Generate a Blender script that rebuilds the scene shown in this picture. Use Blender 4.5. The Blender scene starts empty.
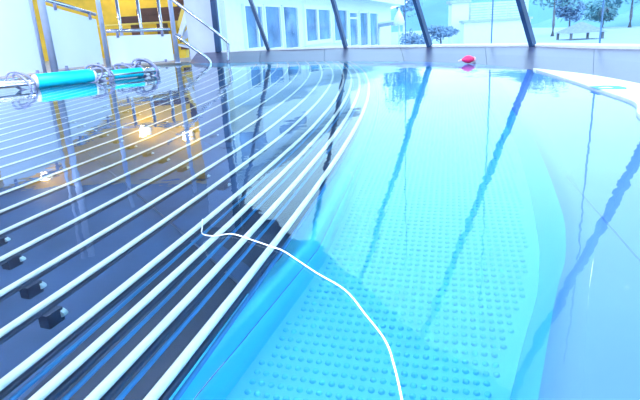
import bpy, bmesh, math, random
from mathutils import Vector, Matrix
random.seed(7)
S = bpy.context.scene
C = S.collection

# ------------------------------------------------------------ camera, sky, exposure
H = 0.42                       # eye height above the water surface (water is z = 0)
F, PITCH, ROLL = 532.0, 0.3097, -0.0555
cp, sp, cr, sr = math.cos(PITCH), math.sin(PITCH), math.cos(ROLL), math.sin(ROLL)
FWD = Vector((0, cp, -sp)); UP0 = Vector((0, sp, cp)); RT0 = Vector((1, 0, 0))
RT = cr * RT0 + sr * UP0; UP = -sr * RT0 + cr * UP0
cam_d = bpy.data.cameras.new('camera'); cam = bpy.data.objects.new('camera', cam_d); C.objects.link(cam)
cam_d.sensor_width = 36; cam_d.lens = F * 36 / 640; cam_d.clip_start = 0.02; cam_d.clip_end = 600
M = Matrix.Identity(4)
for i in range(3):
    M[i][0], M[i][1], M[i][2] = RT[i], UP[i], -FWD[i]
M.translation = (0, 0, H)
cam.matrix_world = M
S.camera = cam

S.view_settings.view_transform = 'Standard'; S.view_settings.look = 'None'
S.view_settings.exposure = 1.05; S.view_settings.gamma = 1; S.view_settings.use_curve_mapping = False

W = bpy.data.worlds.new('overcast_sky'); S.world = W; W.use_nodes = True
nt = W.node_tree; bg = nt.nodes['Background']
tc = nt.nodes.new('ShaderNodeTexCoord'); sep = nt.nodes.new('ShaderNodeSeparateXYZ')
nt.links.new(tc.outputs['Generated'], sep.inputs[0])
rp = nt.nodes.new('ShaderNodeValToRGB'); nt.links.new(sep.outputs['Z'], rp.inputs[0])
rp.color_ramp.elements[0].position = 0.0; rp.color_ramp.elements[0].color = (0.64, 0.86, 1.0, 1)
rp.color_ramp.elements[1].position = 0.6; rp.color_ramp.elements[1].color = (0.44, 0.73, 1.0, 1)
nz = nt.nodes.new('ShaderNodeTexNoise'); nz.inputs['Scale'].default_value = 2.2; nz.inputs['Detail'].default_value = 4
nt.links.new(tc.outputs['Generated'], nz.inputs['Vector'])
mx = nt.nodes.new('ShaderNodeMix'); mx.data_type = 'RGBA'
mr = nt.nodes.new('ShaderNodeMapRange'); mr.inputs[1].default_value = .4; mr.inputs[2].default_value = .7; mr.inputs[4].default_value = .6
nt.links.new(nz.outputs[0], mr.inputs[0]); nt.links.new(mr.outputs[0], mx.inputs[0])
nt.links.new(rp.outputs[0], mx.inputs[6]); mx.inputs[7].default_value = (0.68, 0.88, 1.0, 1)
nt.links.new(mx.outputs[2], bg.inputs[0]); bg.inputs[1].default_value = 1.55

LAMP_W = 125.0     # each added ceiling fill light
LAMP_COL = (0.74, 0.84, 1.0)
S.cycles.use_denoising = True
S.cycles.max_bounces = 14; S.cycles.transmission_bounces = 12; S.cycles.transparent_max_bounces = 16
S.cycles.sample_clamp_indirect = 6

# ------------------------------------------------------------ helpers
def ray(px, py):
    return ((px - 320) * RT + (200 - py) * UP + F * FWD)
def at(px, py, Y):
    d = ray(px, py); t = Y / d.y
    return Vector((0, 0, H)) + d * t
def ground(px, py, z=0.0):
    d = ray(px, py); t = (z - H) / d.z
    return Vector((0, 0, H)) + d * t

def mat(name, col, rough=.5, metal=0., var=0., vscale=6., bump=0., bscale=40., spec=.5, trans=0., emit=None, estr=0.):
    m = bpy.data.materials.new(name); m.use_nodes = True
    t = m.node_tree; b = t.nodes['Principled BSDF']
    b.inputs['Base Color'].default_value = (*col, 1); b.inputs['Roughness'].default_value = rough
    b.inputs['Metallic'].default_value = metal; b.inputs['Specular IOR Level'].default_value = spec
    tc = t.nodes.new('ShaderNodeTexCoord')
    if var:
        n = t.nodes.new('ShaderNodeTexNoise'); n.inputs['Scale'].default_value = vscale; n.inputs['Detail'].default_value = 5
        t.links.new(tc.outputs['Object'], n.inputs['Vector'])
        r = t.nodes.new('ShaderNodeValToRGB')
        r.color_ramp.elements[0].position = .3; r.color_ramp.elements[1].position = .7
        r.color_ramp.elements[0].color = (*[max(0, c * (1 - var)) for c in col], 1)
        r.color_ramp.elements[1].color = (*[min(1, c * (1 + var)) for c in col], 1)
        t.links.new(n.outputs[0], r.inputs[0]); t.links.new(r.outputs[0], b.inputs['Base Color'])
    if bump:
        n2 = t.nodes.new('ShaderNodeTexNoise'); n2.inputs['Scale'].default_value = bscale
        t.links.new(tc.outputs['Object'], n2.inputs['Vector'])
        bp = t.nodes.new('ShaderNodeBump'); bp.inputs['Strength'].default_value = bump; bp.inputs['Distance'].default_value = .01
        t.links.new(n2.outputs[0], bp.inputs['Height']); t.links.new(bp.outputs[0], b.inputs['Normal'])
    if emit:
        b.inputs['Emission Color'].default_value = (*emit, 1); b.inputs['Emission Strength'].default_value = estr
    return m

MT = dict(
    tube=mat('white_coated_tube', (.93, .93, .84), .22, var=.03),
    pipe=mat('blue_air_pipe', (.03, .22, .50), .3, var=.1),
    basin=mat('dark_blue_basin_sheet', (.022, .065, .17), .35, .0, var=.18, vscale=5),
    beam=mat('dark_support_steel', (.008, .022, .06), .45, .2, var=.1),  # bracket steel, also the colour of the painted shade under the tubes
    cap=mat('pale_bracket_cap', (.7, .85, .9), .3, var=.05),
    floor=mat('turquoise_pool_floor', (.09, .54, .87), .4, var=.04, vscale=2),
    stud=mat('turquoise_stud', (.10, .58, .92), .22),
    riser=mat('blue_bench_riser', (.06, .60, .90), .3, var=.06, vscale=4),
    rim=mat('pale_blue_rim_sheet', (.12, .28, .78), .5, .0, var=.05, vscale=3),
    seam=mat('dark_seam_filler', (.10, .22, .42), .6, var=.1),
    apron=mat('brushed_steel_cladding', (.08, .08, .165), .34, .35, var=.08, vscale=2.5, bump=.05, bscale=60),
    coping=mat('white_coping_stone', (.74, .77, .78), .45, var=.04, bump=.1, bscale=120),
    mark=mat('blue_painted_mark', (.03, .28, .55), .5, var=.1),
    panel=mat('frosted_white_panel', (.80, .86, .98), .18, var=.02, vscale=2),
    chrome=mat('polished_steel', (.62, .66, .76), .2, .9, var=.06, vscale=9),
    steel=mat('satin_steel', (.52, .57, .74), .35, .35, var=.08, vscale=9),
    strap=mat('grey_blue_plastic_loop', (.22, .24, .40), .4, var=.15, vscale=20),
    sleeve=mat('cyan_foam_sleeve', (.0, .62, .86), .45, var=.08, vscale=12, bump=.15, bscale=150),
    collar=mat('pale_lilac_collar', (.72, .76, .92), .4, var=.05),
    mullion=mat('dark_blue_mullion', (.018, .06, .15), .35, .1, var=.3, vscale=3),
    wall=mat('pale_lilac_plaster', (.66, .72, .88), .7, var=.03, bump=.1),
    ceil=mat('grey_ceiling', (.20, .23, .31), .7, var=.1, vscale=1.5),
    deck=mat('grey_tiled_deck', (.36, .40, .50), .4, var=.1),
    tan=mat('tan_deck_edge', (.42, .36, .32), .5, var=.12),
    yellow=mat('yellow_painted_wall', (.86, .56, .04), .6, var=.08),
    yellow2=mat('yellow_lacquer', (.85, .60, .10), .4, var=.06),
    brown=mat('dark_brown_wood', (.11, .04, .02), .5, var=.25),
    red=mat('red_plastic', (.85, .03, .14), .3, var=.08),
    pink=mat('pale_pink_rim', (.92, .62, .72), .4, var=.05),
    cord=mat('white_cord', (.92, .90, .86), .6, var=.05, bump=.3, bscale=400),
    render_=mat('white_render', (.80, .86, .90), .8, var=.03),
    frame=mat('white_window_frame', (.84, .90, .92), .5, var=.03),
    dglass=mat('dark_window_glass', (.16, .28, .50), .08, var=.5, vscale=.8),
    slab=mat('grey_slab', (.45, .52, .62), .7, var=.08),
    shrub=mat('blue_green_leaves', (.20, .32, .50), .6, var=.35, vscale=3),
    tree=mat('hazy_green_leaves', (.22, .42, .48), .7, var=.3, vscale=.6),
    bark=mat('grey_bark', (.20, .20, .24), .8, var=.2),
    hill=mat('hazy_hill_grass', (.17, .36, .50), .9, var=.18, vscale=.06),
    paving=mat('pale_paving', (.40, .50, .60), .8, var=.06, vscale=.5),
    roofing=mat('slate_roof', (.28, .32, .44), .7, var=.12),
    parasol=mat('white_canvas', (.86, .90, .90), .8, var=.03),
    fence=mat('bleached_wood_fence', (.62, .68, .80), .7, var=.12),
)
# glass panes: clear, with a Fresnel reflection
g = bpy.data.materials.new('window_glass'); g.use_nodes = True; t = g.node_tree; t.nodes.clear()
o_ = t.nodes.new('ShaderNodeOutputMaterial'); mix = t.nodes.new('ShaderNodeMixShader'); tr = t.nodes.new('ShaderNodeBsdfTransparent')
gl = t.nodes.new('ShaderNodeBsdfGlossy'); gl.inputs['Roughness'].default_value = 0.0; lw = t.nodes.new('ShaderNodeLayerWeight')
pw = t.nodes.new('ShaderNodeMath'); pw.operation = 'POWER'; pw.inputs[1].default_value = 5; t.links.new(lw.outputs['Facing'], pw.inputs[0])
fr = t.nodes.new('ShaderNodeMath'); fr.operation = 'MULTIPLY_ADD'; fr.inputs[1].default_value = .5; fr.inputs[2].default_value = .02; t.links.new(pw.outputs[0], fr.inputs[0])
tr.inputs[0].default_value = (.93, .98, 1, 1)
t.links.new(fr.outputs[0], mix.inputs[0]); t.links.new(tr.outputs[0], mix.inputs[1]); t.links.new(gl.outputs[0], mix.inputs[2]); t.links.new(mix.outputs[0], o_.inputs[0])
MT['glass'] = g
# pool water: a refracting surface with small ripples
w = bpy.data.materials.new('pool_water'); w.use_nodes = True; t = w.node_tree; t.nodes.clear()
o_ = t.nodes.new('ShaderNodeOutputMaterial'); gb = t.nodes.new('ShaderNodeBsdfGlass'); gb.inputs['IOR'].default_value = 1.333
gb.inputs['Roughness'].default_value = 0.0; gb.inputs['Color'].default_value = (.90, .98, 1, 1)
tc = t.nodes.new('ShaderNodeTexCoord')
n1 = t.nodes.new('ShaderNodeTexNoise'); n1.inputs['Scale'].default_value = 1.1; n1.inputs['Detail'].default_value = 1
n2 = t.nodes.new('ShaderNodeTexNoise'); n2.inputs['Scale'].default_value = 9; n2.inputs['Detail'].default_value = 2
for n in (n1, n2): t.links.new(tc.outputs['Object'], n.inputs['Vector'])
b1 = t.nodes.new('ShaderNodeBump'); b1.inputs['Strength'].default_value = 1; b1.inputs['Distance'].default_value = .0045
b2 = t.nodes.new('ShaderNodeBump'); b2.inputs['Strength'].default_value = 1; b2.inputs['Distance'].default_value = .0006
t.links.new(n1.outputs[0], b1.inputs['Height']); t.links.new(n2.outputs[0], b2.inputs['Height']); t.links.new(b1.outputs[0], b2.inputs['Normal'])
t.links.new(b2.outputs[0], gb.inputs['Normal']); t.links.new(gb.outputs[0], o_.inputs[0])
MT['water'] = w

def link(name, me, m, parent=None, smooth=False):
    me.materials.append(MT[m] if isinstance(m, str) else m)
    if smooth:
        for p in me.polygons: p.use_smooth = True
    o = bpy.data.objects.new(name, me); C.objects.link(o)
    if parent is not None:
        o.parent = parent
        o.matrix_parent_inverse = Matrix.Translation(parent.location).inverted()
    return o
def raw(name, vs, fs, m, parent=None, smooth=False):
    me = bpy.data.meshes.new(name); me.from_pydata([tuple(v) for v in vs], [], fs); me.update()
    bm = bmesh.new(); bm.from_mesh(me); bmesh.ops.recalc_face_normals(bm, faces=bm.faces); bm.to_mesh(me); bm.free()
    return link(name, me, m, parent, smooth)
def empty(name, label, cat, loc=(0, 0, 0), group=None):
    o = bpy.data.objects.new(name, None); C.objects.link(o); o.location = loc; o.empty_display_size = .1
    if label: o['label'] = label; o['category'] = cat
    if group: o['group'] = group
    return o
def tag(o, label, cat, group=None):
    o['label'] = label; o['category'] = cat
    if group: o['group'] = group
    return o
def struct(o): o['kind'] = 'structure'; return o

class MB:
    """collects shapes and links them as one mesh object"""
    def __init__(s): s.v = []; s.f = []
    def add(s, vs, fs):
        k = len(s.v); s.v += [Vector(v) for v in vs]; s.f += [tuple(i + k for i in f) for f in fs]; return s
    def box(s, c, d, rz=0., mtx=None):
        x, y, z = d[0] / 2, d[1] / 2, d[2] / 2
        R = mtx or Matrix.Rotation(rz, 3, 'Z')
        vs = [Vector(c) + R @ Vector((a * x, b * y, e * z)) for a in (-1, 1) for b in (-1, 1) for e in (-1, 1)]
        return s.add(vs, [(0, 1, 3, 2), (4, 6, 7, 5), (0, 4, 5, 1), (2, 3, 7, 6), (0, 2, 6, 4), (1, 5, 7, 3)])
    def tube(s, pts, r, n=10, closed=False, caps=True, flat=1.0):
        pts = [Vector(p) for p in pts]; N = len(pts); k = len(s.v)
        up = Vector((0, 0, 1)); rs = r if isinstance(r, (list, tuple)) else [r] * N
        for i, p in enumerate(pts):
            a = pts[(i - 1) % N] if (closed or i > 0) else p
            b = pts[(i + 1) % N] if (closed or i < N - 1) else p
            T = (b - a).normalized()
            A = T.cross(up)
            if A.length < 1e-3: A = T.cross(Vector((0, 1, 0)))
            A.normalize(); B = A.cross(T)
            for j in range(n):
                th = 2 * math.pi * j / n
                s.v.append(p + rs[i] * (math.cos(th) * A + flat * math.sin(th) * B))
        m_ = N if closed else N - 1
        for i in range(m_):
            for j in range(n):
                a = k + i * n + j; b = k + i * n + (j + 1) % n; c2 = k + ((i + 1) % N) * n + (j + 1) % n; d = k + ((i + 1) % N) * n + j
                s.f.append((a, b, c2, d))
        if caps and not closed:
            s.f.append(tuple(k + j for j in range(n))[::-1]); s.f.append(tuple(k + (N - 1) * n + j for j in range(n)))
        return s
    def prism(s, poly, dirv):
        n = len(poly); d = Vector(dirv)
        vs = [Vector(p) for p in poly] + [Vector(p) + d for p in poly]
        return s.add(vs, [tuple(range(n))[::-1], tuple(range(n, 2 * n))] + [(i, (i + 1) % n, n + (i + 1) % n, n + i) for i in range(n)])
    def build(s, name, m, parent=None, smooth=False, bevel=0.):
        o = raw(name, s.v, s.f, m, parent, False)
        if bevel:
            bm = bmesh.new(); bm.from_mesh(o.data)
            bmesh.ops.bevel(bm, geom=bm.edges[:], offset=bevel, segments=2, affect='EDGES', clamp_overlap=True)
            bm.to_mesh(o.data); bm.free()
        if smooth:
            for p in o.data.polygons: p.use_smooth = len(p.vertices) == 4
        return o

def catmull(P, n=8):
    P = [Vector(p) for p in P]; out = []
    Q = [2 * P[0] - P[1]] + P + [2 * P[-1] - P[-2]]
    for i in range(1, len(Q) - 2):
        a, b, c, d = Q[i - 1:i + 3]
        for k in range(n):
            t = k / n
            out.append(.5 * ((2 * b) + (c - a) * t + (2 * a - 5 * b + 4 * c - d) * t * t + (3 * b - a - 3 * c + d) * t ** 3))
    out.append(P[-1]); return out
def resample(P, n):
    L = [0]
    for a, b in zip(P, P[1:]): L.append(L[-1] + (b - a).length)
    out = []; j = 0
    for i in range(n):
        t = L[-1] * i / (n - 1)
        while j < len(P) - 2 and L[j + 1] < t: j += 1
        f = (t - L[j]) / max(1e-9, L[j + 1] - L[j]); out.append(P[j].lerp(P[j + 1], min(1, max(0, f))))
    return out
def V2(a, z=0.): return Vector((a[0], a[1], z))

# ------------------------------------------------------------ setting: apron, window bases, ceiling edge
APB = [(-2.05, 9.2), (-1.0, 8.5), (-.2, 7.95), (.5, 7.33), (1.05, 6.72), (1.45, 6.1), (1.74, 5.35), (1.88, 4.5), (1.97, 3.85), (1.93, 3.1), (1.8, 2.2), (1.62, 1.2), (1.4, .3), (1.15, -.8), (.95, -1.6)]
APT = [(-2.1, 10.05), (-1.1, 9.85), (-.2, 9.45), (.6, 8.72), (1.2, 8.0), (1.62, 7.35), (2.1, 6.55), (2.45, 5.95), (2.72, 5.35), (2.87, 4.7), (2.93, 3.9), (2.9, 2.6), (2.75, 1.3), (2.5, 0), (2.2, -1.6)]
ZT = .126
apb = catmull([V2(p) for p in APB], 8); apt = catmull([V2(p, ZT) for p in APT], 8)     # same parameter on both
def par(curve, i): 
    i = max(0, min(len(curve) - 1.001, i)); k = int(i); return curve[k].lerp(curve[k + 1], i - k)
def joint_at(px):            # curve parameter whose top edge shows at this azimuth
    d = ray(px, 47); az = d.x / d.y
    best = min(range(len(apt) * 10 - 10), key=lambda k: abs(par(apt, k / 10).x / max(.05, par(apt, k / 10).y) - az) if par(apt, k / 10).y > .3 else 9)
    return best / 10
trim1 = struct(empty('trim_1', None, None, (0, 0, 0)))
js = [0, joint_at(261), joint_at(325), joint_at(400), joint_at(485), joint_at(594), 74, 86, 98, len(apt) - 1.01]
for a, b in zip(js, js[1:]):
    n = max(3, int((b - a) / 1.5)); vs = []; fs = []
    g_ = .03
    for i in range(n + 1):
        t_ = a + g_ + (b - a - 2 * g_) * i / n
        B, T = par(apb, t_), par(apt, t_); o_ = (T - B); o_.z = 0; o_.normalize()
        M1 = B.lerp(T, .5) + Vector((0, 0, .004))
        prof = [B + Vector((0, 0, -.14)), B, M1, T, T + o_ * .22, T + o_ * .22 + Vector((0, 0, -.26))]
        vs += prof
    for i in range(n):
        for j in range(5):
            fs.append((i * 6 + j, (i + 1) * 6 + j, (i + 1) * 6 + j + 1, i * 6 + j + 1))
    fs += [tuple(range(6)), tuple(range(n * 6, n * 6 + 6))]
    raw('apron_panel', vs, fs, 'apron', trim1)
# dark backing visible in the joints
n = len(apt); vs = []
for i in range(n): vs += [apb[i] + Vector((0, 0, -.012)), apt[i] + Vector((0, 0, -.012))]
raw('joint_backing', vs, [(2 * i, 2 * i + 2, 2 * i + 3, 2 * i + 1) for i in range(n - 1)], 'seam', trim1)

MB_ = [(-1.66, 9.97), (-.74, 9.69), (.56, 8.76), (1.6, 7.37), (2.43, 5.99), (2.91, 4.25), (2.88, 2.1), (2.5, 0), (2.2, -1.6)]
MTOP = [(-1.66, 10.0), (-1.75, 10.3), (-.2, 9.35), (.58, 7.55), (1.22, 5.9), (1.95, 4.75), (2.05, 2.4), (1.9, -.2), (1.7, -1.7)]
ZC = 3.4
for i in range(8):
    a, b = V2(MB_[i], ZT), V2(MB_[i + 1], ZT); c, d = V2(MTOP[i + 1], ZC), V2(MTOP[i], ZC)
    nrm = ((b - a).cross(d - a)).normalized(); nrm = nrm if nrm.y > 0 or nrm.x > 0 else -nrm
    th = nrm * .016; vs = [a, b, c, d, a + th, b + th, c + th, d + th]
    win = struct(raw('window_%d' % (i + 1), vs, [(0, 1, 2), (0, 2, 3), (4, 6, 5), (4, 7, 6), (0, 4, 5, 1), (1, 5, 6, 2), (2, 6, 7, 3), (3, 7, 4, 0)], 'glass'))
    wd = (b - a).normalized()
    def bar(p, q, wx, wy, nm, m='mullion', ex=nrm):
        A = (q - p).normalized(); X = A.cross(ex).normalized(); Y = X.cross(A)
        poly = [p + X * wx * sx + Y * wy * sy for sx, sy in ((-.5, -.5), (.5, -.5), (.5, .5), (-.5, .5))]
        return MB().prism(poly, q - p).build(nm, m, win)
    off = -nrm * .03
    if i == 0: bar(a + off, d + off, .10, .06, 'mullion')
    bar(b + off, c + off, .055, .06, 'mullion')
    bar(a + Vector((0, 0, .01)), b + Vector((0, 0, .01)), .03, .05, 'bottom_rail', 'frame')
    # fine butt joints between the panes, where the photograph shows them
    for f_ in {2: (.70,), 3: (.60,), 4: (.48,)}.get(i, ()):
        bar(a.lerp(b, f_) + nrm * .05, a.lerp(b, f_) + nrm * .05 + Vector((0, 0, 3.2)), .012, .012, 'joint_post', 'seam')

# ceiling
ce = [V2(p, ZC) for p in MTOP] + [V2(p, ZC) for p in ((1.7, -4.6), (-9.2, -4.6), (-9.2, 14.6), (-2.9, 14.6))]
struct(MB().prism(ce, (0, 0, .18)).build('ceiling', 'ceil'))
# solid walls
struct(MB().box((-9.3, 5, 1.6), (.2, 19.4, 3.6)).build('wall_left', 'wall'))
struct(MB().box((-3.4, -4.7, 1.6), (11.6, .2, 3.6)).build('wall_back', 'wall'))
struct(MB().box((1.95, -3.2, 1.6), (.2, 3.0, 3.6)).build('wall_right', 'wall'))
# the pier beside the stairs
pa, pb = at(189, 45, 10.35), at(218.5, 45, 10.15)
pier = MB().prism([(pa.x, pa.y, -.1), (pb.x, pb.y, -.1), (pb.x, pb.y + .5, -.1), (pa.x, pa.y + .5, -.1)], (0, 0, 3.5)).build('wall_pier', 'wall')
struct(pier)
# warm alcove behind the railing
struct(MB().box((-6.05, 14.3, 1.6), (6.3, .2, 3.6)).build('wall_far', 'yellow'))

# ------------------------------------------------------------ pool
WL = [(-4.6, -1.6), (-4.6, 4.6), (-4.35, 6.0), (-3.75, 7.1), (-3.4, 8.2), (-2.75, 8.95), (-2.05, 9.2)]
CP_ = [(1.84, 4.45), (1.72, 3.6), (1.62, 3.0), (1.575, 2.72), (1.55, 2.60), (1.52, 2.50), (1.46, 2.38), (1.36, 2.2), (1.20, 1.72), (1.02, 1.2), (.86, .8), (.70, .4), (.5, -.1), (.35, -.8), (.3, -1.6)]
front = [p for p in apb[1:] if p.y > 4.6]
water_out = [V2(p) for p in WL] + front + catmull([V2(p) for p in CP_], 4)
water = raw('pool_water', water_out, [tuple(range(len(water_out)))], 'water')
bm = bmesh.new(); bm.from_mesh(water.data); bmesh.ops.triangulate(bm, faces=bm.faces)
for f_ in bm.faces:
    if f_.normal.z < 0: f_.normal_flip()
bm.to_mesh(water.data); bm.free()
water['kind'] = 'stuff'; tag(water, 'clear turquoise pool water with a calm mirroring surface', 'water')

# coping (white) between water and apron on the right
cpf = catmull([V2(p, .014) for p in CP_], 4); apr = [p + Vector((0, 0, .014)) for p in apb if p.y < 4.62]
poly = [Vector((p.x, p.y, .014)) for p in cpf] + [p + Vector((-.004, 0, 0)) for p in reversed(apr)]
cop = MB().prism([(p.x, p.y, -.12) for p in poly], (0, 0, .134)).build('trim_2', 'coping'); struct(cop)
edge = MB()
for a, b in zip(cpf, cpf[1:]):
    nn = Vector((-(b - a).y, (b - a).x, 0)).normalized() * -.010
    edge.prism([a + Vector((0, 0, -.07)), b + Vector((0, 0, -.07)), b + Vector((0, 0, -.001)), a + Vector((0, 0, -.001))], nn)
edge.build('edge_strip', 'steel', cop)
# printed blue mark on the coping
def flat(pts, nm):
    vs = [ground(x, y, .0165) for x, y in pts]; k = len(vs)
    return MB().prism([v - Vector((0, 0, .002)) for v in vs], (0, 0, .002)).build(nm, 'mark', cop)
flat([(589.5, 86.3), (603, 85.4), (612, 85.5), (612, 86.2), (603, 86.5), (597, 87.4), (599, 88.3), (595.5, 88.2)], 'printed_mark')
flat([(597, 88.0), (612, 87.9), (615, 87.2), (608, 86.3), (612, 85.5), (618.5, 85.8), (627, 87.6), (626.5, 88.7), (597, 88.9)], 'printed_mark')

# bench edge curve (outermost tube) : long gentle arc
CX, CY, RR = -20.3, 6.15, 20.82
def tube_x(y, off):
    return CX + math.sqrt((RR) ** 2 - (y - CY) ** 2) - off
FD = -.302                                     # pool floor depth
def fu(y): return max(-.005, min(.078, .008 + .16 * (y - .76)))      # how far the bench foot stands out from the outer tube
floor_in = [(tube_x(y, -fu(y)), y) for y in (-1.2, -.4, 0, .3, .6, .9, 1.2, 1.5, 1.9, 2.4, 3.0, 3.6, 4.2, 4.8, 5.4, 6.0)]
wallr = [(-.45, -1.2), (-.16, -.2), (.06, .3), (.20, .55), (.292, .723), (.346, .825), (.392, .907), (.445, 1.0), (.518, 1.165), (.575, 1.33), (.645, 1.55), (.735, 1.85), (.82, 2.15), (.95, 2.7), (1.12, 3.3), (1.28, 3.9), (1.38, 4.5), (1.34, 5.2), (1.1, 5.9), (.85, 6.3)]
pool = struct(empty('floor', None, None, (0, 0, 0)))
fl = [V2((tube_x(y, .03), y), FD) for _, y in floor_in] + [p + Vector((.05, 0, FD)) for p in reversed(catmull([V2(p) for p in wallr], 4))]
raw('floor_sheet', fl, [tuple(range(len(fl)))], 'floor', pool)
# anti-slip studs : domes on a slanted grid, real geometry in one part
hx = Vector((math.cos(math.radians(-16.5)), math.sin(math.radians(-16.5)))) * .0174
vx = Vector((math.cos(math.radians(76)), math.sin(math.radians(75)))) * .0252
import bisect
def interp(P, y):
    for a, b in zip(P, P[1:]):
        if a[1] <= y <= b[1]: return a[0] + (b[0] - a[0]) * (y - a[1]) / (b[1] - a[1])
    return 0
sv, sf = [], []
ring = [(math.cos(2 * math.pi * k / 8), math.sin(2 * math.pi * k / 8)) for k in range(8)]
for i in range(-170, 170):
    for j in range(-30, 150):
        p = Vector((.1, .6)) + hx * i + vx * j
        if not .35 < p.y < 3.6: continue
        if not interp(floor_in, p.y) + .016 < p.x < interp(wallr, p.y) - .03: continue
        k = len(sv)
        for rr, zz in ((.0060, 0), (.0052, .0050), (.0030, .0072)):
            sv += [(p.x + rr * c_, p.y + rr * s_, FD + zz) for c_, s_ in ring]
        sv.append((p.x, p.y, FD + .0066))
        for a in range(8):
            b = (a + 1) % 8
            sf += [(k + a, k + b, k + 8 + b, k + 8 + a), (k + 8 + a, k + 8 + b, k + 16 + b, k + 16 + a), (k + 16 + a, k + 16 + b, k + 24)]
me = bpy.data.meshes.new('floor_studs'); me.from_pydata(sv, [], sf); me.update()
st = link('floor_studs', me, 'stud', pool, True); st['kind'] = 'stuff'

# right pool wall with rounded nosing and the flooded rim ledge
def loft(rows, name, m, parent=None, smooth=True):
    n = len(rows[0]); vs = [v for r in rows for v in r]; fs = []
    for i in range(len(rows) - 1):
        for j in range(n - 1): fs.append((i * n + j, i * n + j + 1, (i + 1) * n + j + 1, (i + 1) * n + j))
    return raw(name, vs, fs, m, parent, smooth)
wr = catmull([V2(p) for p in wallr], 4)
rows = []
for i, p in enumerate(wr):
    q = wr[min(i + 1, len(wr) - 1)] - wr[max(i - 1, 0)]; nn = Vector((q.y, -q.x, 0)).normalized()
    rows.append([p + Vector((0, 0, FD)), p + nn * .002 + Vector((0, 0, FD + .012)), p + nn * .024 + Vector((0, 0, -.2)), p + nn * .048 + Vector((0, 0, -.10)), p + nn * .057 + Vector((0, 0, -.062)), p + nn * .074 + Vector((0, 0, -.036)), p + nn * .098 + Vector((0, 0, -.026))])
wallr_o = struct(loft([r[:4] for r in rows], 'wall_pool_side', 'floor'))
rimo = [r[6].copy() for r in rows]
nose = loft([r[3:] for r in rows], 'nosing', 'rim', wallr_o)
# rim ledge panels with thin joints between them
rout = resample([Vector((p.x, p.y, -.024)) for p in list(reversed(cpf)) + [V2(p_) for p_ in reversed(APB) if 4.6 < p_[1] < 6.8]], 60)
rin = resample(rimo, 60)
rim = struct(empty('trim_3', None, None, (0, 0, 0)))
cuts = [0, 31, 40, 50, 59]
for a, b in zip(cuts, cuts[1:]):
    L = [[rin[i], rin[i].lerp(rout[i], .5) + Vector((0, 0, .001)), rout[i] + Vector((.03, 0, 0))] for i in range(a, b + 1)]
    L[0] = [v.lerp(w_, .03) for v, w_ in zip(L[0], L[1])]; L[-1] = [v.lerp(w_, .03) for v, w_ in zip(L[-1], L[-2])]
    loft(L, 'rim_panel', 'rim', rim, False)
ja, jb = Vector((.690, 1.43, -.0225)), Vector((.48, .45, -.0225))
MB().prism([ja, jb, jb + Vector((.0035, -.0005, 0)), ja + Vector((.0035, -.0005, 0))], (0, 0, .0012)).build('weld_seam', 'seam', rim)
loft([[rin[i] + Vector((0, 0, -.008)), rout[i] + Vector((.03, 0, -.008))] for i in range(60)], 'joint_backing', 'seam', rim)

# bench front (riser): recessed top, swelling to a bright nose, ledge, foot
ys = [-1.2 + .12 * i for i in range(62)]
def prof(y):
    f = fu(y)
    pr = [(f - .125, -.30), (f - .108, -.262), (f - .090, -.240), (f - .066, -.205), (f - .046, -.183), (f - .030, -.178), (f - .020, -.190), (f - .013, -.222)]
    return [Vector((tube_x(y, -u), y, z)) for u, z in pr]
bench = struct(loft([prof(y) for y in ys], 'trim_4', 'riser'))
loft([[Vector((tube_x(y, -u - fu(y)), y, z)) for u, z in ((-.013, -.226), (-.008, -.227), (-.004, -.285), (0, FD))] for y in ys], 'foot_strip', 'riser', bench)
loft([[Vector((tube_x(y, -u - fu(y)), y, z)) for u, z in ((-.0125, -.2215), (-.0125, -.2265))] for y in ys], 'seam_line', 'seam', bench)

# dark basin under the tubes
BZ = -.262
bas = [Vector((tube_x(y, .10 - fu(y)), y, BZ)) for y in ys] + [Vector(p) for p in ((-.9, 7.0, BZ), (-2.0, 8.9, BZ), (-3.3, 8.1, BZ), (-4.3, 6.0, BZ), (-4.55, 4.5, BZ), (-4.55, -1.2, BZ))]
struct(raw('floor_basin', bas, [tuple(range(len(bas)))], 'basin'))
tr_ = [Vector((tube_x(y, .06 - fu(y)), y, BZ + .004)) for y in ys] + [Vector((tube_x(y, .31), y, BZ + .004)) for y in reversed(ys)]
struct(raw('floor_trough', tr_, [tuple(range(len(tr_)))], 'beam'))  # near-black strip put in for deep shade under the outer tubes
# far and left pool sides below the water
ws = [V2(p, -.01) for p in WL] + front
side = struct(loft([[p + Vector((0, 0, -.12)), p + Vector((0, 0, -.5))] for p in ws], 'wall_pool_far', 'riser', None, False))
deep = [Vector((tube_x(5.8, -.05), 5.8, FD)), Vector((.85, 6.2, FD)), Vector((1.3, 5.6, FD)), Vector((1.5, 6.2, FD)), Vector((.5, 7.4, FD)), Vector((-1, 8.6, FD)), Vector((-2, 9.2, FD)), Vector((-.9, 7, FD))]
struct(raw('floor_far', deep, [tuple(range(len(deep)))], 'floor'))

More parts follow.
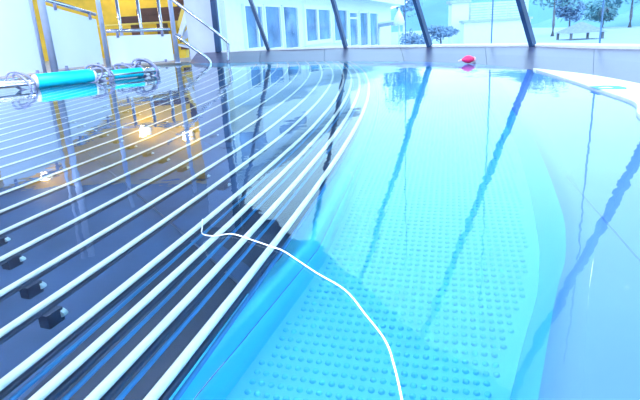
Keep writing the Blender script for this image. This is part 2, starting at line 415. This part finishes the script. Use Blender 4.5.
# ------------------------------------------------------------ tubular bubble lounger
lounge = empty('tubular_water_lounger', 'underwater lounger of long curved white tubes over a dark blue basin', 'lounger', (-1.2, 1.0, BZ))
offs = [0, .080, .157, .232, .345, .465, .605, .75, .90, 1.06, 1.23, 1.40] + [1.40 + .165 * i for i in range(1, 16)]
TZ = -.055
def tube_pts(g0, z=TZ, y0=-.9, y1=7.9, dx=0.):
    P = []
    for i in range(46):
        y = y0 + (y1 - y0) * i / 45
        fan = 1 - .10 * max(-.4, min(1, (y - .8) / 1.6))
        x = tube_x(y, g0 * fan) + dx
        P.append(Vector((x, y, z)))
    return P
def inside(p): return p.x > -4.4 and not (p.y > 6.4 and p.x < -3.9 + .77 * (p.y - 6.4)) and p.y < 8.55
tubes = []
for i, g0 in enumerate(offs):
    P = [p for p in tube_pts(g0) if inside(p)]
    if len(P) < 4: continue
    MB().tube(P, .0092, 12).build('tube', 'tube', lounge, True)
    tubes.append((g0, P))
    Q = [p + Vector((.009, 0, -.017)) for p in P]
    MB().tube(Q, .0075, 6, flat=.8).build('support_rail', 'beam', lounge, True)  # dark bar standing for the shaded underside of each tube
# thinner blue pipes below the outer four tubes
for g0 in offs[:4]:
    P = [p for p in tube_pts(g0, TZ - .038, dx=.017) if inside(p)]
    MB().tube(P, .0050, 8).build('air_pipe', 'pipe', lounge, True)
# cross beams and tube brackets on two radial lines
for A, d_, rng in (((-.71, 1.12), (.63, -.775), (0, 10)), ((-.69, 2.12), (.60, -.80), (0, 10)), ((-1.35, 3.6), (.60, -.80), (0, 12))):
    A = Vector((*A, 0)); d_ = Vector((*d_, 0)).normalized()
    s0, s1 = -2.2, .95 if A.y < 2 else (1.35 if A.y < 3 else 1.6)
    p, q = A + d_ * s0, A + d_ * s1
    q.x = min(q.x, tube_x(q.y, .02))
    MB().prism([v + Vector((0, 0, BZ + .001)) for v in (p + Vector((-.02, -.015, 0)), p + Vector((.02, .015, 0)), q + Vector((.02, .015, 0)), q + Vector((-.02, -.015, 0)))], (0, 0, .022)).build('cross_beam', 'basin', lounge)
    for g0, P in tubes[4:16]:
        best = None
        for k in range(200):
            s_ = s0 + (s1 - s0) * k / 199; c_ = A + d_ * s_
            y = c_.y; fan = 1 - .10 * max(-.4, min(1, (y - .8) / 1.6)); e_ = abs(c_.x - tube_x(y, g0 * fan))
            if best is None or e_ < best[0]: best = (e_, c_)
        if best[0] > .02: continue
        c_ = best[1]; tang = Vector((.33, .94, 0)); ang = math.atan2(tang.y, tang.x)
        br = MB().box((c_.x + .008, c_.y - .010, TZ - .046), (.036, .022, .055), ang).build('tube_bracket', 'beam', lounge)
        MB().tube([c_ + tang * .012 + Vector((.010, -.012, TZ - .044)), c_ + tang * .0225 + Vector((.010, -.012, TZ - .044))], .0165, 12).build('end_cap', 'cap', br, False)

# white cord afloat
cpts = [ground(x, y, .004) for x, y in ((203, 236.5), (215, 236), (232, 234), (255, 241), (272, 247), (285, 252), (315, 272), (345, 290), (365, 314), (385, 340), (394, 365), (402, 400), (407, 430))]
c0 = cpts[0]
cpts = [c0 + Vector((.004, 0, .040)), c0 + Vector((.001, 0, .022)), c0 + Vector((0, 0, .006))] + cpts[1:]
tag(MB().tube(catmull(cpts, 5), .0014, 8).build('cord', 'cord', None, True), 'thin white cord floating on the water with one end sticking up', 'cord')

# red float at the foot of the apron
fp = ground(469.5, 63.5, .0); fp = Vector((fp.x - .02, fp.y - .02, .034))
fl_ = empty('float', 'small red plastic float lying against the far steel apron', 'float', fp)
rr = [.004, .017, .031, .039, .041, .036, .026, .010]
pts = [fp + Vector((-.075 + .021 * i, .004 * i, .006 + .004 * math.sin(i / 7 * 3.1))) for i in range(8)]
MB().tube(pts, rr, 14).build('body', 'red', fl_, True)
MB().tube([fp + Vector((.066, .028, .006)), fp + Vector((.080, .030, .006))], [.028, .023], 12).build('end_cap', 'pink', fl_, True)
MB().tube([fp + Vector((-.105, 0, -.002)), fp + Vector((-.07, 0, .006))], [.004, .012], 8).build('tip', 'pink', fl_, True)

# ------------------------------------------------------------ railing with frosted panels
deck = [Vector((p[0], p[1], -.1)) for p in WL] + [Vector(p) for p in ((-2.05, 9.2, -.1), (-2.1, 10.0, -.1), (-2.9, 14.2, -.1), (-9.2, 14.2, -.1), (-9.2, -4.6, -.1), (-4.6, -4.6, -.1))]
dk = deck[:]; dk.pop(7)
struct(MB().prism([(p.x, p.y, -.3) for p in dk], (0, 0, .318)).build('floor_deck', 'deck'))
kerb = MB()
for a, b in zip(WL[1:], WL[2:]):
    a, b = V2(a, -.2), V2(b, -.2); nn = Vector((-(b - a).y, (b - a).x, 0)).normalized() * .25
    kerb.prism([a, b, b + nn, a + nn], (0, 0, .235))
struct(kerb.build('trim_5', 'tan'))

def post(px, py, h, nm_r=.035, parent=None, name='post'):
    p = ground(px, py, .02); return p, MB().tube([p, p + Vector((0, 0, h))], nm_r, 14).build(name, 'steel', parent, True)
def panel_unit(label, pxs, y_bot, z0s, z1s, Ys, toprail=True):
    """frosted panel between two posts: pxs = left/right pixel columns, Ys depths, z0/z1 heights at both ends"""
    a = at(pxs[0], y_bot, Ys[0]); b = at(pxs[1], y_bot, Ys[1])
    t_ = empty('frosted_railing', label, 'railing', Vector((a.x, a.y, .02)), 'frosted railing panels along the pool edge')
    A0, B0, B1, A1 = V2(a, z0s[0]), V2(b, z0s[1]), V2(b, z1s[1]), V2(a, z1s[0])
    nn = Vector((-(b - a).y, (b - a).x, 0)).normalized() * .012
    MB().prism([A0, B0, B1, A1], nn).build('panel', 'panel', t_, False)
    if toprail:
        MB().tube([A1 + Vector((0, 0, .075)), B1 + Vector((0, 0, .075))], .028, 12).build('top_rail', 'chrome', t_, True)
    MB().tube([A0 + Vector((0, 0, -.05)), B0 + Vector((0, 0, -.05))], .022, 12).build('bottom_rail', 'chrome', t_, True)
    for f_ in (.16, .86):
        for lo, hi, s_ in ((A0, B0, -1), (A1, B1, 1)):
            c_ = lo.lerp(hi, f_) - nn * .6
            MB().tube([c_ + Vector((0, 0, s_ * .07)), c_ + Vector((0, 0, -s_ * .03))], .022, 10).build('clamp', 'strap', t_, True)
    return t_, a, b
# posts : a pair at the left, two singles
post_lab = ['steel railing post at left, right beside a twin post', 'second steel post of the leftmost pair, on its right', 'tall single steel post right of the middle panel', 'steel post at right end of the railing near the handrails']
for (px, py, h, r), lab in zip(((46, 77, 2.55, .022), (56, 76.3, 2.5, .045), (109.3, 69, 2.15, .034), (178, 63.2, 2.2, .036)), post_lab):
    p, o = post(px, py, h, r, None, 'railing_post')
    o['label'] = lab; o['category'] = 'post'; o['group'] = 'steel railing posts'
    MB().tube([p + Vector((0, 0, -.0)), p + Vector((0, 0, .02))], r * 1.35, 14).build('foot_plate', 'steel', o, True)
panel_unit('large frosted panel cut by the left picture edge, behind the cyan sleeve', (-22, 46.5), 77, (.08, .07), (1.27, 1.22), (6.5, 7.55), True)
panel_unit('frosted panel with sloping top rail, middle of the three', (59, 105), 72, (.09, .08), (.93, .75), (7.75, 8.7), True)
panel_unit('low frosted panel at right under the yellow alcove', (111, 174), 60, (.05, .05), (.50, .48), (8.9, 9.45), True)

# ------------------------------------------------------------ floating bar with cyan sleeves
bpix = [(-30, 95.5), (0, 92.5), (40, 89.6), (60, 87.6), (95, 83.6), (112, 81.2), (145, 77.2), (162, 74.6)]
bp = [ground(x, y, 0) for x, y in bpix]
b0, b1 = bp[0], bp[-1]
def online(px):
    d = ray(px, 80); k = d.x / d.y; u = b1 - b0
    t_ = (k * b0.y - b0.x) / (u.x - k * u.y); return b0 + u * t_
barT = empty('sleeve_bar', 'steel bar along the pool edge carrying two cyan foam sleeves', 'bar', online(60))
for dz, dr, r in ((.075, 0, .026), (.055, -.055, .018)):
    MB().tube([online(-40) + Vector((.0, dr, dz)), online(160) + Vector((0, dr, dz))], r, 12).build('rail', 'chrome', barT, True)
def sleeve(xa, xb, r, z):
    a, b = online(xa), online(xb); a.z = b.z = z; u = (b - a).normalized()
    MB().tube([a, a + u * .006, b - u * .006, b], [r * .93, r, r, r * .93], 26).build('foam_sleeve', 'sleeve', barT, True)
    for q, s_ in ((a, -1), (b, 1)):
        MB().tube([q + u * s_ * .001, q + u * s_ * .03], [r * .98, r * .8], 24).build('collar', 'collar', barT, True)
sleeve(36, 93, .072, .070); sleeve(112.5, 143, .052, .056); sleeve(154, 158, .04, .05)
def loopring(px, z, ra, rb, tilt, rot, dx=0, dy=0):
    c_ = online(px) + Vector((dx, dy, z)); pts = []
    Rm = Matrix.Rotation(rot, 3, 'Z') @ Matrix.Rotation(tilt, 3, 'Y')
    for k in range(28):
        th = 2 * math.pi * k / 28; pts.append(c_ + Rm @ Vector((ra * math.cos(th), 0, rb * math.sin(th))))
    MB().tube(pts, .0115, 8, closed=True).build('strap_loop', 'strap', barT, True)
loopring(21, .085, .135, .075, .55, .35); loopring(24, .065, .12, .06, .75, -.3, 0, -.05); loopring(101, .09, .15, .075, .45, .25); loopring(104, .08, .12, .08, .65, -.25, 0, -.04); loopring(96, .07, .11, .06, -.5, .5, 0, -.05)
loopring(146, .09, .15, .095, .55, .3); loopring(150, .08, .13, .095, .75, -.3); loopring(144, .08, .11, .10, .2, .6, 0, .04); loopring(149, .085, .14, .085, .6, .1)
loopring(128, .11, .14, .04, .15, .2, 0, .16); loopring(120, .10, .12, .05, .3, -.2, 0, .18)
for px in (24, 104, 150):
    c_ = online(px); c_.z = .062
    MB().box(c_, (.05, .05, .05), .4).build('clamp', 'strap', barT, bevel=.008)

# ------------------------------------------------------------ stair handrails into the water
for lab, pts in (('upper steel stair handrail dipping into the pool in front of the pier', [(172.5, 0), (199, 19.5), (226, 40.5), (228, 46), (228.3, 63)]),
                 ('lower steel stair handrail running from the end post into the water', [(177, 36), (193, 48), (208, 59), (211, 62)])):
    P = [at(x, y, 8.85) for x, y in pts]
    top = P[0]; P = [top + (P[0] - P[1]).normalized() * .5] + P if pts[0][1] < 5 else [top + Vector((0, .2, 0))] + P
    if lab[0] == 'l': P[-1].z = -.05
    o = MB().tube(catmull(P, 5), .024, 12).build('handrail', 'chrome', None, True); tag(o, lab, 'handrail')

# ------------------------------------------------------------ warm alcove: balustrade, furniture, stairs, lamps
bal = empty('balustrade', 'steel balustrade in front of the yellow wall', 'railing', at(140, 29, 11.2) * 1)
Y_ = 11.2
for px in (121, 141.5, 162):
    a = at(px, 30, Y_); b = at(px - 2, -6, Y_); b = Vector((a.x, a.y, b.z)); a.z = .02
    MB().tube([a, b], .034, 10).build('baluster', 'chrome', bal, True)
a, b = at(60, 24, Y_), at(178, 18.5, Y_); a.z = b.z = .72
MB().tube([a, b], .018, 8).build('middle_rail', 'yellow2', bal, True)
a, b = at(60, -6, Y_), at(178, -6, Y_); a.z = b.z = 1.3
MB().tube([a, b], .03, 10).build('top_rail', 'chrome', bal, True)
# brown console / bench on the yellow wall
tb = at(158, 10, 13.3)
cab = empty('console_table', 'dark brown wooden console table against the yellow wall', 'table', Vector((tb.x, 13.3, .02)))
MB().box((tb.x + .25, 13.3, .86), (2.2, .6, .16)).build('top', 'brown', cab, bevel=.02)
MB().box((tb.x + .25, 13.3, 1.02), (1.4, .45, .16)).build('shelf', 'brown', cab, bevel=.02)
for dx in (-.55, .05, .55, 1.2):
    MB().box((tb.x + dx, 13.3, .40), (.16, .4, .77)).build('leg', 'brown', cab)
# stairs
stp = at(186, 40, 11.0)
stair = empty('staircase', 'yellow staircase with a white stringer rising beside the pale pier', 'stairs', Vector((stp.x, 11.0, .02)))
def slab2(pix, Y, th, nm, m): 
    MB().prism([at(x, y, Y) for x, y in pix], (0, th, 0)).build(nm, m, stair)
slab2([(187, 2), (191, 2), (182, 36), (177.5, 36)], 10.9, .12, 'stringer', 'render_')
slab2([(182, 6), (187.5, 1), (179.5, 30), (177, 24)], 11.05, .4, 'tread', 'yellow2')
slab2([(190.5, 0), (194, 0), (193.5, 18), (188, 20), (185, 24)], 11.05, .4, 'tread', 'yellow2')
slab2([(187.5, 18), (193.5, 20), (187, 29), (180, 40), (178, 36)], 11.3, .3, 'tread', 'yellow2')
slab2([(191, 24), (193, 31), (187, 38), (181, 41), (184, 33)], 10.95, .1, 'stringer', 'slab')
slab2([(193.5, 29), (194.5, 47), (188, 45), (180, 43.5), (187, 38)], 11.1, .4, 'tread', 'yellow2')
slab2([(178, 44), (194.5, 47.5), (194.5, 49.5), (178, 46)], 11.0, .3, 'tread', 'wall')
slab2([(179, 50), (186, 50), (186, 58), (179, 58)], 11.2, .3, 'tread', 'yellow')
slab2([(176, -6), (188, -6), (186, 3), (178, 14)], 11.6, .3, 'tread', 'brown')
for i, (x, y, z, lab) in enumerate(((-4.54, 14.12, 1.87, 'lit wall lamp high on the yellow wall, left of the other'), (-3.43, 14.12, 2.12, 'lit wall lamp on the yellow wall nearest the stairs'), (-7.4, 14.12, 3.0, 'lit wall lamp highest and farthest left on the yellow wall'))):
    lp = empty('wall_lamp', lab, 'lamp', (x, y, z))
    MB().box((x, y + .03, z), (.30, .05, .20)).build('back_plate', 'steel', lp, bevel=.008)
    em = mat('lamp_glow_%d' % i, (1, .9, .7), .5, emit=(1, .78, .42), estr=14)
    MB().tube([(x, y - .05, z - .09), (x, y - .05, z + .09)], .075, 14).build('shade', em, lp, True)
    pd = bpy.data.lights.new('lamp_glow', 'POINT'); pd.energy = 9; pd.color = (1, .72, .36); pd.shadow_soft_size = .08
    po = bpy.data.objects.new('lamp_glow', pd); C.objects.link(po); po.parent = lp; po.location = (0, -.22, 0)

# added fill lights, unseen, framed on the ceiling to brighten the hall
for i, (x, y) in enumerate(((-1.6, 1.2), (-1.6, 3.4), (-4.2, 1.2), (-4.2, 3.4), (.2, .6), (-6.8, 5.0), (-7.2, 8.6))):
    warm = False
    lab = ['white ceiling lamp over the tubes nearest the camera', 'white ceiling lamp over the middle of the tubes', 'white ceiling lamp over the left pool edge, near one', 'white ceiling lamp over the left pool edge, far one', 'white ceiling lamp over the studded floor', 'white ceiling lamp over the left deck, near one', 'white ceiling lamp over the left deck, far one', 'warm ceiling lamp by the yellow wall, left', 'warm ceiling lamp before the yellow wall, above the balustrade'][i]
    cl = empty('ceiling_lamp', lab, 'lamp', (x, y, ZC), 'ceiling lamps')
    fr_ = MB()
    for sx, sy, dx, dy in ((.62, 0, .04, .68), (-.62, 0, .04, .68), (0, .32, 1.28, .04), (0, -.32, 1.28, .04)):
        fr_.box((x + sx, y + sy, ZC - .03), (dx, dy, .06))
    fr_.build('frame', 'frame', cl)
    ld = bpy.data.lights.new('lamp_light', 'AREA'); ld.shape = 'RECTANGLE'; ld.size = 1.2; ld.size_y = .6
    ld.energy = LAMP_W * (1.3 if warm else 1); ld.color = (1, .72, .34) if warm else LAMP_COL
    lo = bpy.data.objects.new('lamp_light', ld); C.objects.link(lo); lo.parent = cl; lo.location = (0, 0, -.035)

# ------------------------------------------------------------ outdoors
GZ = -1.0
struct(MB().add([(-90, 10.5, GZ), (120, 2.5, GZ), (140, 160, GZ), (-110, 160, GZ)], [(0, 1, 2, 3)]).build('ground', 'paving'))
# white building: facade line through two depths, receding to the right
Pa, Pb = at(241, 30, 17.0), at(377, 26, 35.7); Pa.z = Pb.z = 0
U = (Pb - Pa).normalized(); NV = Vector((U.y, -U.x, 0));  NV = NV if NV.y < 0 else -NV
def fac(px, py):
    d = ray(px, py); k = d.x / d.y
    t_ = (k * Pa.y - Pa.x) / (U.x - k * U.y); p = Pa + U * t_; Yd = p.y
    return t_, H + (d.z / d.y) * Yd
bld = empty('white_building', 'white two storey house with blue tinted windows beyond the glass wall', 'building', (Pa.x, Pa.y, GZ))
def fbox(u0, u1, z0, z1, d0, d1, nm, m, parent=None):
    a = Pa + U * u0; b = Pa + U * u1
    return MB().prism([a + NV * d0 + Vector((0, 0, z0)), b + NV * d0 + Vector((0, 0, z0)), b + NV * d1 + Vector((0, 0, z0)), a + NV * d1 + Vector((0, 0, z0))], (0, 0, z1 - z0)).build(nm, m, parent or bld)
uL = -9.0; uR = fac(391, 20)[0]
uL = fac(226, 20)[0]
fbox(uL, uR, GZ, 2.2, 0, -6, 'wall', 'render_')
fbox(uL, uR + .6, 1.75, 2.45, .9, -6.3, 'roof_slab', 'render_')
fbox(uL, uR - 6, 2.45, 4.6, -1.6, -6, 'upper_wall', 'render_')
fbox(uL, uR - 5.5, 4.6, 4.9, -1.0, -6.3, 'roof', 'slab')
def window(x0, x1, y0, y1, splits=(), transom=None):
    u0, zt = fac(x0, y0); u1, _ = fac(x1, y0); zb = fac(x0, y1)[1]
    # frame members proud of the wall, pane recessed behind them
    fw = max(.06, (u1 - u0) * .05)
    fr = MB()
    def mem(a, b, za, zb_):
        p, q = Pa + U * a, Pa + U * b
        fr.prism([p + NV * .10 + Vector((0, 0, za)), q + NV * .10 + Vector((0, 0, za)), q + NV * .0 + Vector((0, 0, za)), p + NV * .0 + Vector((0, 0, za))], (0, 0, zb_ - za))
    mem(u0 - fw, u0, zb, zt); mem(u1, u1 + fw, zb, zt); mem(u0 - fw, u1 + fw, zt, zt + fw); mem(u0 - fw, u1 + fw, zb - fw, zb)
    for s_ in splits:
        us = fac(s_, y0)[0]; mem(us - fw * .6, us + fw * .6, zb, zt)
    if transom: mem(u0, u1, transom - .05, transom + .05)
    f_ = fr.build('window', 'frame', bld)
    edges = [u0] + [fac(s_, y0)[0] for s_ in splits] + [u1]
    for a, b in zip(edges, edges[1:]): fbox(a, b, zb, zt, .03, .005, 'pane', 'dglass', f_)
    return f_
window(242, 259, 6, 49, (254,)); window(262.5, 277.5, 6.5, 49); window(281, 295, 7, 49)
window(303.5, 328, 9, 41.5, (315.5,)); window(332, 345, 10, 41, ())
window(348, 355.5, 13, 46, (), .9); window(358.5, 366, 13, 46); window(368.5, 376, 13.4, 46)
for x0, x1 in ((246, 262), (268, 292), (306, 330)):
    a = fac(x0, 20)[0]; b = fac(x1, 20)[0]
    fr = fbox(a - .15, b + .15, 2.75, 4.15, -1.5, -1.6, 'upper_window', 'frame'); fbox(a, b, 2.9, 4.0, -1.46, -1.5, 'pane', 'dglass', fr)
# terrace awning at the right end of the house
aw = empty('terrace_canopy', 'grey flat terrace canopy at the right end of the white house', 'canopy', at(392, 45, 30))
p, q = at(378, 27.5, 31), at(403, 23.5, 28)
MB().prism([p, q, q + Vector((.3, 1.5, .1)), p + Vector((.2, 1.5, .1))], (0, 0, .16)).build('slab', 'slab', aw)
for pt in (p, q):
    MB().tube([Vector((pt.x + .1, pt.y + .4, GZ)), Vector((pt.x + .1, pt.y + .4, pt.z + .02))], .06, 8).build('post', 'render_', aw, True)
# white curved garden chair-like parasol on the terrace : small folded parasol
pc = at(399, 20, 27)
ps = empty('parasol', 'small white parasol folded at the corner of the terrace canopy', 'parasol', Vector((pc.x, pc.y, GZ)))
MB().tube([(pc.x, pc.y, GZ), (pc.x, pc.y, pc.z + .55)], .04, 8).build('pole', 'render_', ps, True)
MB().tube([(pc.x, pc.y, pc.z - .25), (pc.x, pc.y, pc.z + .1), (pc.x, pc.y, pc.z + .45)], [.32, .22, .05], 10).build('canopy', 'parasol', ps, True)

# garden walls and terrace
tw = empty('garden_wall', 'tall narrow white wall slab left of the low terrace wall', 'wall', at(461, 45, 24))
a, b = at(452, 3.5, 24), at(469, 3.5, 24)
MB().prism([(a.x, 24, GZ), (b.x, 24, GZ), (b.x, 24.6, GZ), (a.x, 24.6, GZ)], (0, 0, a.z - GZ)).build('slab', 'render_', tw)
MB().prism([(a.x - .08, 23.93, a.z), (b.x + .08, 23.93, a.z), (b.x + .08, 24.67, a.z), (a.x - .08, 24.67, a.z)], (0, 0, .12)).build('coping', 'slab', tw)
lw = empty('terrace_wall', 'low broad white terrace wall with a grey top behind the float', 'wall', at(495, 45, 23))
a, b = at(464, 20.5, 23), at(531, 19, 23)
MB().prism([(a.x, 23, GZ), (b.x, 23, GZ), (b.x, 23.5, GZ), (a.x, 23.5, GZ)], (0, 0, b.z - GZ)).build('slab', 'render_', lw)
MB().prism([(a.x - .05, 22.92, b.z), (b.x + .05, 22.92, b.z), (b.x + .05, 23.58, b.z), (a.x - .05, 23.58, b.z)], (0, 0, .09)).build('coping', 'slab', lw)
fn = empty('slatted_fence', 'pale slatted fence standing on the broad white terrace wall', 'fence', at(495, 20, 25))
a, b = at(470, 19, 25), at(527, 18, 25); zt = at(490, 2, 25).z
for k in range(7):
    z = b.z + (zt - b.z) * (k + .15) / 7
    MB().box(((a.x + b.x) / 2, 25, z + .05), (b.x - a.x, .05, .09)).build('slat', 'fence', fn)
for k in range(4):
    x = a.x + (b.x - a.x) * k / 3
    MB().box((x, 25.07, (GZ + zt) / 2), (.1, .08, zt - GZ)).build('post', 'fence', fn)

def foliage(n, c, r, leaf, seed, m, name, parent):
    rnd = random.Random(seed); vs, fs = [], []
    lobes = [(Vector((rnd.uniform(-.6, .6) * r[0], rnd.uniform(-.6, .6) * r[1], rnd.uniform(-.5, .6) * r[2])), rnd.uniform(.4, .62)) for _ in range(9)]
    for _ in range(n):
        lc, ls = rnd.choice(lobes); d = Vector((rnd.gauss(0, 1), rnd.gauss(0, 1), rnd.gauss(0, 1))).normalized() * (rnd.random() ** .35)
        p = Vector(c) + lc + Vector((d.x * r[0], d.y * r[1], d.z * r[2])) * ls
        a = Vector((rnd.gauss(0, 1), rnd.gauss(0, 1), rnd.gauss(0, 1))).normalized(); b = a.orthogonal().normalized(); s = leaf * rnd.uniform(.6, 1.3); k = len(vs)
        vs += [p - a * s, p + b * s * .45, p + a * s, p - b * s * .45]; fs.append((k, k + 1, k + 2, k + 3))
    me = bpy.data.meshes.new(name); me.from_pydata(vs, [], fs); me.update()
    return link(name, me, m, parent)
def plant(nm, lab, cat, base, r, n, leaf, seed, m, trunk, group=None):
    t_ = empty(nm, lab, cat, base, group)
    foliage(n, base + Vector((0, 0, trunk + r[2])), r, leaf, seed, m, 'foliage', t_)
    pts = [base, base + Vector((.02, 0, trunk * .6)), base + Vector((-.02, .03, trunk + r[2] * .8))]
    MB().tube(pts, [.05 + r[0] * .04, .04 + r[0] * .03, .02], 7).build('stem' if cat == 'shrub' else 'trunk', 'bark', t_, True)
    return t_
def gpt(px, Y): p = at(px, 40, Y); return Vector((p.x, Y, GZ))
plant('shrub', 'dark blue-green shrub left of the third slanted mullion', 'shrub', gpt(415, 19), (.75, .5, .55), 900, .07, 3, 'shrub', .1)
plant('shrub', 'clipped shrub beside the tall white wall slab', 'shrub', gpt(441, 20), (.62, .45, .30), 900, .07, 4, 'shrub', .75)
plant('tree', 'dark tree crown behind the corner of the white house roof', 'tree', gpt(404, 44), (2.0, 1.6, 2.3), 1500, .2, 5, 'shrub', 2.2)
plant('tree', 'slim blue-grey tree right of the fourth slanted mullion', 'tree', gpt(552, 42), (2.2, 1.6, 2.6), 1700, .22, 6, 'tree', 1.3, 'hazy trees on the slope')
plant('tree', 'broad dusky tree left of the garden pavilion', 'tree', gpt(568, 46), (1.5, 1.4, 2.2), 1500, .2, 7, 'shrub', .7, 'hazy trees on the slope')
plant('tree', 'hazy green tree near the right picture edge', 'tree', gpt(628, 55), (3.6, 3, 3.0), 2000, .3, 8, 'tree', 1.6, 'hazy trees on the slope')
plant('tree', 'low hazy green tree right of the garden pavilion', 'tree', gpt(601, 60), (2.4, 2, 1.2), 1500, .25, 9, 'tree', .5, 'hazy trees on the slope')
# pavilion
pv = gpt(580, 34)
pav = empty('pavilion', 'small garden pavilion with a dark hipped roof on posts', 'pavilion', pv)
zr = at(580, 32.5, 34).z; za = at(580, 22, 34).z
MB().add([(pv.x - 1.15, 33, zr), (pv.x + 1.15, 33, zr), (pv.x + 1.15, 35.2, zr), (pv.x - 1.15, 35.2, zr), (pv.x - .1, 34, za), (pv.x + .1, 34, za)], [(0, 1, 5, 4), (1, 2, 5), (2, 3, 4, 5), (3, 0, 4), (0, 3, 2, 1)]).build('roof', 'roofing', pav)
for dx in (-.95, .95):
    for dy in (33.2, 35):
        MB().box((pv.x + dx, dy, (GZ + zr) / 2), (.12, .12, zr - GZ)).build('post', 'bark', pav)
# fence line at right
fr2 = empty('field_fence', 'long low pale fence on the slope at far right', 'fence', gpt(620, 38))
a, b = at(598, 42, 38), at(668, 42, 38)
for k in range(2): MB().box(((a.x + b.x) / 2, 38, at(620, 40 - 0, 38).z - .25 * k), (b.x - a.x, .06, .09)).build('rail', 'fence', fr2)
for k in range(7): MB().box((a.x + (b.x - a.x) * k / 6, 38.06, (GZ + at(620, 39, 38).z) / 2), (.1, .08, at(620, 39, 38).z - GZ)).build('post', 'fence', fr2)
# hills
for nm, lab, Y, f0 in (('hill', 'pale wooded hill in the haze beyond the right windows', 150, 0), ('hill', 'nearer grassy slope behind the pavilion', 80, 2)):
    vs, fs = [], []; nx = 60
    for i in range(nx + 1):
        x = -20 + 210 * i / nx if f0 == 0 else 15 + 115 * i / nx
        base_h = (14 * math.exp(-((x - 55) / 32) ** 2) + 24 * math.exp(-((x - 125) / 40) ** 2)) if f0 == 0 else (-1.6 + 10 * (1 - math.exp(-max(0, x - 30) / 45)))
        z = base_h + (.8 * math.sin(x * .35 + f0) + .5 * math.sin(x * .9 + 1)) * min(1, max(0, (x - 26) / 10))
        for j in range(5):
            tt = j / 4; vs.append((x, Y - 26 * (1 - tt), GZ - .2 + (z - GZ) * (math.sin(tt * math.pi / 2))))
        vs.append((x, Y + 14, GZ - .2))
    for i in range(nx):
        for j in range(5): fs.append((i * 6 + j, (i + 1) * 6 + j, (i + 1) * 6 + j + 1, i * 6 + j + 1))
    tag(raw(nm, vs, fs, 'hill', None, True), lab, 'hill')
